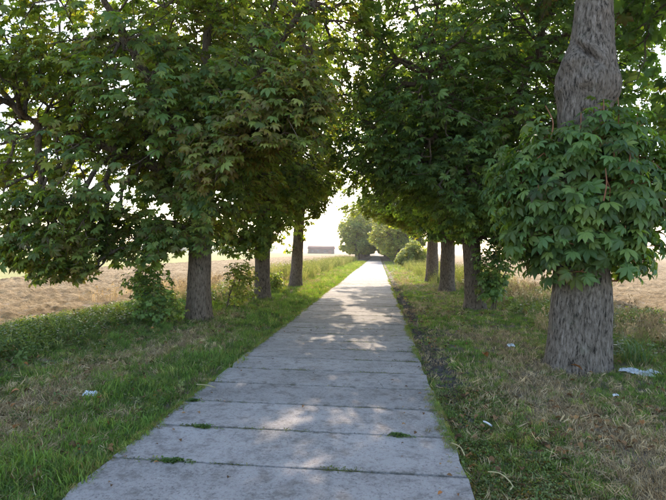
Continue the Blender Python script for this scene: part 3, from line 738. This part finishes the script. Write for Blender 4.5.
def broad_mesh(name, n, h, l, w, rg, mat, stem=True):
    """stem with ovate leaves"""
    V, F = [], []
    if stem:
        V += [(-.006, 0, -.02), (.006, 0, -.02), (rg.uniform(-.05, .05), rg.uniform(-.05, .05), h)]; F += [(0, 1, 2)]
    for k in range(n):
        z = h*(k+.5)/n if stem else rg.uniform(0, h); a = k*2.4+rg.uniform(-.5, .5); ll = l*rg.uniform(.6, 1.1)*(1-.4*(z/h if h else 0)); dx_, dy_ = math.cos(a), math.sin(a)
        r0_ = 0.01 if stem else rg.uniform(0, .06); x0, y0 = dx_*r0_, dy_*r0_; up_ = rg.uniform(-.1, .5)*ll; b = len(V); ww = w*ll
        V += [(x0, y0, z), (x0+dx_*ll*.5-dy_*ww, y0+dy_*ll*.5+dx_*ww, z+up_*.8), (x0+dx_*ll*.5+dy_*ww, y0+dy_*ll*.5-dx_*ww, z+up_*.8), (x0+dx_*ll, y0+dy_*ll, z+up_*.5)]
        F += [(b, b+2, b+3), (b, b+3, b+1)]
    me = np_mesh(name, V, F); me.materials.append(mat); return me

def stone_mesh(rg, mat):
    import bmesh
    bm = bmesh.new(); bmesh.ops.create_icosphere(bm, subdivisions=1, radius=1)
    for v in bm.verts: v.co *= rg.uniform(.75, 1.15); v.co.z *= .55
    me = bpy.data.meshes.new("stone"); bm.to_mesh(me); bm.free(); me.materials.append(mat); return me

def curled_leaf(rg, mat):
    V = []; F = []
    for i in range(4):
        t = i/3; w = [0.02, .3, .26, .01][i]; z = .25*math.sin(t*2.6)*rg.uniform(.6, 1.2)
        V += [(-w, t-.5, z+abs(w)*.5), (0, t-.5, z), (w, t-.5, z+abs(w)*rg.uniform(.2, .8))]
    for i in range(3):
        for j in range(2): a = i*3+j; F.append((a, a+1, a+4, a+3))
    me = np_mesh("fallen", V, F); me.materials.append(mat); return me

def scatter(name, label, P, S, R, T, meshes, cat=None):
    """P (n,3), S (n,), R (n,3) euler, T (n,3) tint"""
    n = len(P); me = bpy.data.meshes.new(name); me.vertices.add(n); me.vertices.foreach_set("co", np.asarray(P, np.float32).ravel())
    a = me.attributes.new("scl", 'FLOAT', 'POINT'); a.data.foreach_set("value", np.asarray(S, np.float32))
    a = me.attributes.new("rot", 'FLOAT_VECTOR', 'POINT'); a.data.foreach_set("vector", np.asarray(R, np.float32).ravel())
    c = np.ones((n, 4), np.float32); c[:, :3] = T
    a = me.attributes.new("tint", 'FLOAT_COLOR', 'POINT'); a.data.foreach_set("color", c.ravel())
    a = me.attributes.new("pick", 'INT', 'POINT'); a.data.foreach_set("value", RG.integers(0, len(meshes), n).astype(np.int32))
    me.update(); o = bpy.data.objects.new(name, me); COL.objects.link(o)
    ng = bpy.data.node_groups.new(name+"_scatter", 'GeometryNodeTree')
    ng.interface.new_socket("Geometry", in_out='INPUT', socket_type='NodeSocketGeometry'); ng.interface.new_socket("Geometry", in_out='OUTPUT', socket_type='NodeSocketGeometry')
    nn = ng.nodes; L = ng.links
    gi = nn.new('NodeGroupInput'); go = nn.new('NodeGroupOutput'); iop = nn.new('GeometryNodeInstanceOnPoints'); g2i = nn.new('GeometryNodeGeometryToInstance')
    for m_ in meshes:
        so = bpy.data.objects.new(name+"_source", m_)             # never linked: only its mesh is read
        oi_ = nn.new('GeometryNodeObjectInfo'); oi_.inputs['Object'].default_value = so; oi_.inputs['As Instance'].default_value = False
        L.new(oi_.outputs['Geometry'], g2i.inputs[0])
    def attr(nm, dt):
        q = nn.new('GeometryNodeInputNamedAttribute'); q.data_type = dt; q.inputs['Name'].default_value = nm; return q.outputs[0]
    L.new(gi.outputs[0], iop.inputs['Points']); L.new(g2i.outputs[0], iop.inputs['Instance']); iop.inputs['Pick Instance'].default_value = True
    L.new(attr('pick', 'INT'), iop.inputs['Instance Index']); L.new(attr('scl', 'FLOAT'), iop.inputs['Scale'])
    e2r = nn.new('FunctionNodeEulerToRotation'); L.new(attr('rot', 'FLOAT_VECTOR'), e2r.inputs[0]); L.new(e2r.outputs[0], iop.inputs['Rotation'])
    L.new(iop.outputs[0], go.inputs[0])
    md = o.modifiers.new("scatter", 'NODES'); md.node_group = ng
    tag(o, label, cat, kind='stuff'); return o

def spread(n, x0, x1, y0, y1, rg, p=1.6, acc=None):
    """points denser near the camera"""
    u = rg.random(n*3); c = 3.0
    a, b = (y0+c)**(1-p), (y1+c)**(1-p); y = (a+(b-a)*u)**(1/(1-p))-c
    x = rg.uniform(x0, x1, n*3)
    if acc is not None:
        k = rg.random(n*3) < acc(x, y); x, y = x[k], y[k]
    return x[:n], y[:n]

def place(x, y, rg, s0, s1, dist_grow=.02, tilt=.12, hue=None, brown=None):
    z = gz(x, y); n = len(x); S = rg.uniform(s0, s1, n)*(1+dist_grow*np.clip(y-5, 0, 60))
    R = np.stack([rg.normal(size=n)*tilt, rg.normal(size=n)*tilt, rg.uniform(0, 6.28, n)], 1)
    T = np.stack([hue if hue is not None else rg.random(n), brown if brown is not None else (rg.random(n) < .06)*.7, rg.random(n)], 1)
    return np.stack([x, y, z], 1), S, R, np.clip(T, 0, 1)

rr = random.Random(21); rg = np.random.default_rng(21)
tufts = [blade_mesh("tuft", 20, h_, .0028, b_, .06, rr, GRASS) for h_, b_ in ((.06, .4), (.075, .8), (.09, .5), (.11, .7), (.07, 1.2))]
dryt = [blade_mesh("dry_tuft", 14, .07, .0022, 1.3, .07, rr, DRY) for _ in range(5)]
weedt = [broad_mesh("weed", 9, .16, .09, .3, rr, WEED) for _ in range(4)] + [blade_mesh("weed_b", 12, .22, .004, .6, .05, rr, WEED) for _ in range(2)]
mosst = [broad_mesh("clover", 16, .02, .028, .4, rr, WEED, False) for _ in range(4)]
tallt = [broad_mesh("tall", 18, .9, .16, .16, rr, TALL) for _ in range(3)] + [blade_mesh("tall_b", 14, .85, .006, .35, .12, rr, TALL, True) for _ in range(3)]
stalks = [blade_mesh("stalk", 12, .55, .003, .4, .1, rr, DRY, True) for _ in range(4)]

def dryness(x, y):
    """0 lush .. 1 bare and dry, per side"""
    nz = fbm(x*.9, y*.5, 0, 61, 3)
    left = .9*np.exp(-((x+3.1-.02*y)/.55)**2)*np.clip(1.2-y/14, 0, 1)
    right = .15+.75*np.exp(-((x-2.75-.02*y)/.6)**2)*np.clip(1.5-y/9, 0, 1)
    right = np.where(x > 2.2, np.maximum(right, np.clip(.85-y/14, 0, .6)), right)
    d = np.where(x < 0, left, right) + (nz-.5)*1.1
    return np.clip(d, 0, 1)
def no_path(x, y): return np.abs(x) > 1.33+.1*(vn(y*2.2, x*0, 0, 5)-.35)
def not_trunk(x, y, r=.5):
    k = np.ones(len(x), bool)
    for (a, b, q) in ((3.66, 7.55, .52), (-3.45, 11.15, .36), (-3.17, 16.3, .3), (3.64, 15.1, .32), (-3.12, 22.7, .3), (3.7, 21.5, .35)): k &= np.hypot(x-a, y-b) > q
    return k
def stony(x, y): return np.exp(-((x-1.62)/(.12+.16*vn(y*1.3, x*2, 0, 14)))**2)*np.clip((y-4.4)/1.4, 0, 1)*np.clip(.5+vn(y*.8, 0, 0, 19), 0, 1)

for side, nm, lab in ((-1, "verge_grass", "green grass growing on the left verge"), (1, "verge_grass", "green grass growing on the right verge")):
    acc = lambda x, y: no_path(x, y)*not_trunk(x, y)*np.clip(1.1-dryness(x, y)*1.15, .04, 1)*(1-stony(x, y))*np.where((x > 0) & (x < 2.1) & (y < 4.5), .35, 1)
    x, y = spread(30000, *((-6.8, -1.3) if side < 0 else (1.3, 8.2)), 1.6, 95, rg, 1.7, acc)
    dr = dryness(x, y)
    g = place(x, y, rg, .6, 1.15, .022, .2, hue=.1+.4*dr+rg.normal(size=len(x))*.28+.25*np.clip((y-25)/20, 0, 1))
    edge = np.where((x < 0) & (x > -2.4), 1.25, 1.0); g[1][:] *= edge*(.35+1.3*fbm(x*2.6, y*2.6, 0, 33, 3))*np.where(x > 0, .72, 1)
    scatter(nm, lab, *g, tufts)
    acc = lambda x, y: no_path(x, y)*not_trunk(x, y)*np.clip(dryness(x, y)*1.3+.1, .06, 1)*(1-.8*stony(x, y))*np.where((x > 0) & (x < 2.1) & (y < 4.5), .2, 1)
    x, y = spread(17000 if side < 0 else 26000, *((-6.5, -1.3) if side < 0 else (1.3, 8.2)), 1.6, 45, rg, 1.9, acc)
    scatter("dry_grass", "straw-coloured dead grass on the %s verge" % ("left" if side < 0 else "right"), *place(x, y, rg, .6, 1.3, .03, .5, brown=(rg.random(len(x)) < .15)*.7), dryt)
x, y = spread(6500, -6.6, -4.0, 2, 24, rg, 1.3, lambda x, y: not_trunk(x, y)*np.clip(fbm(x*.8, y*.8, 0, 91)*2.2-.45, 0, 1)*np.clip((-x-3.9)*1.1, 0, 1))
scatter("verge_weeds", "leafy green weeds along the edge of the left field", *place(x, y, rg, .5, 1.35, .01, .3), weedt)
x, y = spread(1500, -4.6, -1.5, 1.8, 14, rg, 1.6, lambda x, y: np.clip(fbm(x*1.5, y*1.5, 0, 92)*3-1.3, 0, 1))
scatter("low_weeds", "small leafy weeds among the grass of the left verge", *place(x, y, rg, .4, .8, .01, .3), weedt)
x, y = spread(3200, 4.4, 8.4, 5, 30, rg, 1.3, lambda x, y: not_trunk(x, y)*np.clip(fbm(x*.7, y*.7, 0, 93)*2.4-.7, 0, 1))
scatter("verge_weeds", "leafy green weeds among dry grass on the right verge", *place(x, y, rg, .7, 1.6, .01, .25), weedt)
x, y = spread(10000, 1.33, 2.35, 2.2, 6.2, rg, 1.2, lambda x, y: no_path(x, y)*np.clip(1.3-(x-1.35)*1.1+(fbm(x*3, y*3, 0, 12)-.5)*2, 0, 1)*(1-.75*stony(x, y)))
scatter("moss_and_clover", "low mossy clover creeping over the stones along the right edge of the path", *place(x, y, rg, .5, 1.2, .0, .3, hue=.3+.7*rg.random(len(x)), brown=(rg.random(len(x)) < .35)*.7), mosst)
# joints and edges
jx = rg.uniform(-1.34, 1.34, 30000); jk = rg.integers(0, 34, 30000); jy = 3.71-SP*4+jk*SP+rg.normal(size=30000)*.006
keep = rg.random(30000) < np.clip(fbm(jx*2.2, jk*3.1, 0, 15)*5-2.7, 0.01, 1); jx, jy = jx[keep], jy[keep]
Pj = np.stack([jx, jy, np.full(len(jx), -.016)], 1)
scatter("joint_moss", "moss and tiny weeds in the joints between the slabs", Pj, rg.uniform(.35, .8, len(jx)), np.stack([rg.normal(size=len(jx))*.2, rg.normal(size=len(jx))*.2, rg.uniform(0, 6.28, len(jx))], 1), rg.random((len(jx), 3))*np.array([.8, .5, 1]), mosst)
# grass and clover creeping over both edges of the slabs
for sd, nm in ((-1, "left"), (1, "right")):
    y = 2.2+30*rg.random(9000)**1.7; y = y[rg.random(9000) < np.clip(vn(y*1.1, 0, 0, 57+sd)*2.2-(.75 if sd > 0 else .35), .04, 1)]
    x = sd*(1.395-np.abs(rg.normal(size=len(y)))*.035*(.2+2.0*fbm(y*1.7, 0, 0, 51+sd)))
    n_ = len(x); Pe = np.stack([x, y, np.full(n_, -.012)], 1)
    scatter("edge_grass", "fine grass and clover creeping over the %s edge of the slabs" % nm, Pe, rg.uniform(.2, .6, n_), np.stack([rg.normal(size=n_)*.3, -sd*.4+rg.normal(size=n_)*.3, rg.uniform(0, 6.28, n_)], 1), np.stack([.05+.6*rg.random(n_), (rg.random(n_) < .35)*.8, rg.random(n_)], 1), tufts+mosst)
# stones
x, y = spread(6500, 1.38, 2.05, 3.2, 30, rg, 1.6, lambda x, y: stony(x, y)*.9+.08)
g = place(x, y, rg, .012, .034, .02, .2); g[0][:, 2] += .002
scatter("edge_stones", "dark rounded stones along the right edge of the path", *g, [stone_mesh(rr, STONE) for _ in range(5)])
# fallen leaves
fl = [curled_leaf(rr, FALLEN) for _ in range(4)]
x1, y1 = spread(1500, -5.2, -1.3, 2, 25, rg, 1.5, lambda x, y: np.clip(fbm(x*1.1, y*1.1, 0, 45)*3-1.2, .03, 1))
x2, y2 = spread(1300, 1.35, 5.5, 2, 20, rg, 1.5, lambda x, y: np.clip(fbm(x*1.1, y*1.1, 0, 46)*3-1.2, .03, 1))
x3, y3 = spread(150, -1.34, 1.34, 3, 26, rg, 1.2, lambda x, y: np.clip((np.abs(x)-.6)*1.2, .12, 1))
x = np.concatenate([x1, x2]); y = np.concatenate([y1, y2])
g = place(x, y, rg, .03, .085, .005, .4, brown=np.zeros(len(x))); g[0][:, 2] += .035
g2 = place(x3, y3, rg, .015, .05, .005, .15, brown=np.zeros(len(x3))); g2[0][:, 2] = .008
scatter("fallen_leaves", "brown fallen leaves scattered over the verges and path", np.concatenate([g[0], g2[0]]), np.concatenate([g[1], g2[1]]), np.concatenate([g[2], g2[2]]), np.concatenate([g[3], g2[3]]), fl)
# tall weeds in the sunlit gap
x, y = spread(2600, -6.6, -3.2, 26, 100, rg, .9)
k = (x < -3.1-.6*vn(y*.3, 0, 0, 3)); x, y = x[k], y[k]
scatter("tall_weeds", "tall yellow-green weeds along the left verge in the sunny gap", *place(x, y, rg, .5, .95, .006, .1, hue=rg.random(len(x))), tallt)
x, y = spread(3000, 3.6, 8.2, 26, 100, rg, .9)
scatter("tall_weeds", "tall yellow-green weeds along the right verge in the sunny gap", *place(x, y, rg, .5, .95, .006, .1, hue=rg.random(len(x))), tallt)
x, y = spread(480, 4.3, 8.3, 8.5, 26, rg, 1.2, lambda x, y: not_trunk(x, y, 1)*np.clip(fbm(x*.8, y*.8, 0, 72)*3-1.1, .02, 1))
scatter("tall_dry_grass", "tall brown seeding grass at the edge of the right field", *place(x, y, rg, .5, 1.15, .0, .18, hue=.2+.6*rg.random(len(x)), brown=(rg.random(len(x)) < .4)*.6), stalks)
x, y = spread(700, -8.5, -3.8, 14, 40, rg, 1.1, lambda x, y: np.clip(fbm(x*.8, y*.8, 0, 73)*3-1.1, .02, 1))
scatter("tall_dry_grass", "tall pale grass behind the left trunks at the field edge", *place(x, y, rg, .6, 1.1, .0, .12), stalks)

# ------------------------------------------------------------------ small things
def clump(name, label, x, y, w, d, n, seed, h=.018):
    rg = random.Random(seed); V, F = [], []
    for k in range(n):
        a = rg.uniform(0, 6.28); r = abs(rg.gauss(0, .55)); px = x+w*r*math.cos(a)*(1+.3*math.sin(3*a+seed)); py = y+d*r*math.sin(a)+.01*math.sin(px*30)
        b = len(V); t = rg.uniform(0, 6.28); l = rg.uniform(.015, .035); ww = l*.35; z = rg.uniform(0.0, h*max(.2, 1-r*.6)); u_ = rg.uniform(0, .02)
        c_, s_ = math.cos(t), math.sin(t)
        V += [(px, py, z), (px+c_*l*.5-s_*ww, py+s_*l*.5+c_*ww, z+u_), (px+c_*l*.5+s_*ww, py+s_*l*.5-c_*ww, z+u_), (px+c_*l, py+s_*l, z+u_*.4)]; F += [(b, b+2, b+3, b+1)]
    T = np.array([[rg.uniform(.1, .6), 0, rg.random()] for _ in range(n)]); T = np.repeat(T, 4, 0)
    me = np_mesh(name, V, F, False, {'tint': T}); o = link(name, me, LEAF); tag(o, label, "weed", "weeds rooted in the slab joints"); return o
clump("weed_clump", "green weed clump in a slab joint, farther one of the two left of centre", -.89, 4.45, .11, .04, 260, 1)
clump("weed_clump", "green weed clump in the slab joint closest to the camera, left of centre", -.86, 3.70, .14, .03, 260, 2)
clump("weed_clump", "green weed clump in the slab joint near the right edge of the path", .92, 4.46, .11, .035, 260, 3)
clump("weed_clump", "small weed tuft at the left end of a slab joint beside the grass", -1.28, 5.2, .09, .02, 160, 4)

def crumple(name, label, x, y, w, d, h, seed, mat, cat, parent=None, z=None, rot=0., group=None):
    rg = np.random.default_rng(seed); n = 9; u = np.linspace(-1, 1, n); X_, Y_ = np.meshgrid(u, u, indexing='ij')
    X2 = X_+rg.normal(size=X_.shape)*.08; Y2 = Y_+rg.normal(size=X_.shape)*.08
    rr_ = np.clip(1-(np.abs(X_)**4+np.abs(Y_)**4)*.45, 0, 1)
    Z = rg.random(X_.shape)*rr_*h
    c_, s_ = math.cos(rot), math.sin(rot)
    V = np.stack([x+(X2*w*c_-Y2*d*s_)/2, y+(X2*w*s_+Y2*d*c_)/2, (z if z is not None else float(gz(x, y))+.055)+Z], -1).reshape(-1, 3)
    V2 = V.copy(); V2[:, 2] -= .003
    F = grid_faces(n, n); o = link(name, np_mesh(name, *merge([(V, F), (V2, F[:, ::-1])])), mat, parent)
    if parent is None: tag(o, label, cat, group)
    return o
crumple("crumpled_paper", "crumpled white paper scrap lying on the dry left verge", -2.4, 5.1, .14, .09, .06, 1, WHITE, "litter")
crumple("paper_scrap", "small white scrap in the grass left of the nearest right trunk", 3.0, 8.65, .12, .1, .05, 2, WHITE, "litter")
crumple("paper_fragment", "tiny white fragment in the dry grass in front of the white litter heap", 3.43, 5.87, .06, .04, .03, 3, WHITE, "litter")
pile = empty("litter_heap", (4.32, 7.15, 0)); tag(pile, "flattened heap of torn white plastic sheet right of the nearest right trunk", "litter")
rl = random.Random(4)
for k in range(11):
    a = 4.27+rl.uniform(-.17, .2); b = 7.02-.5*(a-4.27)+rl.uniform(-.15, .15)
    crumple("plastic_piece", "", a, b, rl.uniform(.07, .17), rl.uniform(.08, .2), .045, 10+k, WHITE, "", pile, float(gz(a, b))+.035, rl.uniform(-1, 1))
def stick(name, label, pts, r_, mat, cat):
    l = smooth_line(pts, 8); o = link(name, bark_tube(name, l, np.full(8, r_), 6, 1, 0), mat); tag(o, label, cat); return o
stick("white_stick", "short white stick lying in the moss right of the path", [(1.76, 4.9, .02), (1.78, 4.83, .03), (1.80, 4.76, .03)], .009, WHITE, "litter")
stick("straw_stalk", "bent yellow straw at the right edge of the path, the farther of two", [(1.36, 4.28, .03), (1.41, 4.15, .05), (1.43, 4.05, .02)], .005, STRAW, "straw")
stick("straw_stalk", "bent yellow straw in the moss nearest the bottom of the picture", [(1.55, 3.75, .03), (1.62, 3.66, .06), (1.68, 3.58, .02), (1.64, 3.5, .02)], .005, STRAW, "straw")
stick("straw_stalk", "yellow straw poking onto the path from the left grass edge", [(-1.45, 5.75, .03), (-1.3, 5.73, .03), (-1.2, 5.7, .015)], .006, STRAW, "straw")
def one_leaf(label, x, y, s, z, seed):
    me = fl[seed % 4].copy(); me.materials.clear(); m_, nt_, out_ = newmat("rust_leaf"); finish(nt_, out_, (.42, .17, .06), .7); me.materials.append(m_)
    o = bpy.data.objects.new("dead_leaf", me); COL.objects.link(o); o.location = (x, y, z); o.scale = (s, s, s); o.rotation_euler = (.3, .2, seed*1.3); tag(o, label, "leaf"); return o
one_leaf("orange dead leaf resting against the foot of the nearest right trunk", 3.42, 6.95, .16, .12, 1)
one_leaf("pale orange dead leaf on the grass between the path and the nearest right trunk", 2.4, 7.85, .17, .06, 2)
one_leaf("rusty dead leaf on the left verge beside the white paper", -2.2, 4.95, .09, .07, 3)
one_leaf("reddish dead leaf in the dry grass at the far left", -3.2, 5.0, .1, .07, 4)
# upright grass tuft beside the heap
rq = random.Random(77); me = blade_mesh("grass_clump", 70, .55, .008, .7, .16, rq, GRASS)
me.attributes.new("tint", 'FLOAT_COLOR', 'POINT'); mt = foliage_mat("clump_blade", [(0, (.07, .12, .05)), (1, (.1, .16, .06))], transl=.3)
me.attributes["tint"].data.foreach_set("color", np.tile([.3, 0, .5, 1], len(me.vertices)).astype(np.float32)); me.materials.clear(); me.materials.append(mt)
o = bpy.data.objects.new("grass_clump", me); COL.objects.link(o); o.location = (4.6, 7.75, 0.0); tag(o, "tall upright green grass tuft behind the white litter heap", "grass tuft")

# ------------------------------------------------------------------ summer haze between the far trees and the camera
V = [(-1600, -60, -3), (1600, -60, -3), (1600, 1400, -3), (-1600, 1400, -3), (-1600, -60, 30), (1600, -60, 30), (1600, 1400, 30), (-1600, 1400, 30)]
F = [(0, 3, 2, 1), (4, 5, 6, 7), (0, 1, 5, 4), (1, 2, 6, 5), (2, 3, 7, 6), (3, 0, 4, 7)]
m, nt, out = newmat("summer_haze"); pv = N(nt, "ShaderNodeVolumePrincipled"); pv.inputs['Color'].default_value = (.95, .96, 1, 1)
pv.inputs['Density'].default_value = HAZE; pv.inputs['Anisotropy'].default_value = .45; nt.links.new(pv.outputs[0], out.inputs['Volume'])
o = link("haze", np_mesh("haze", V, F), m); o['kind'] = 'stuff'
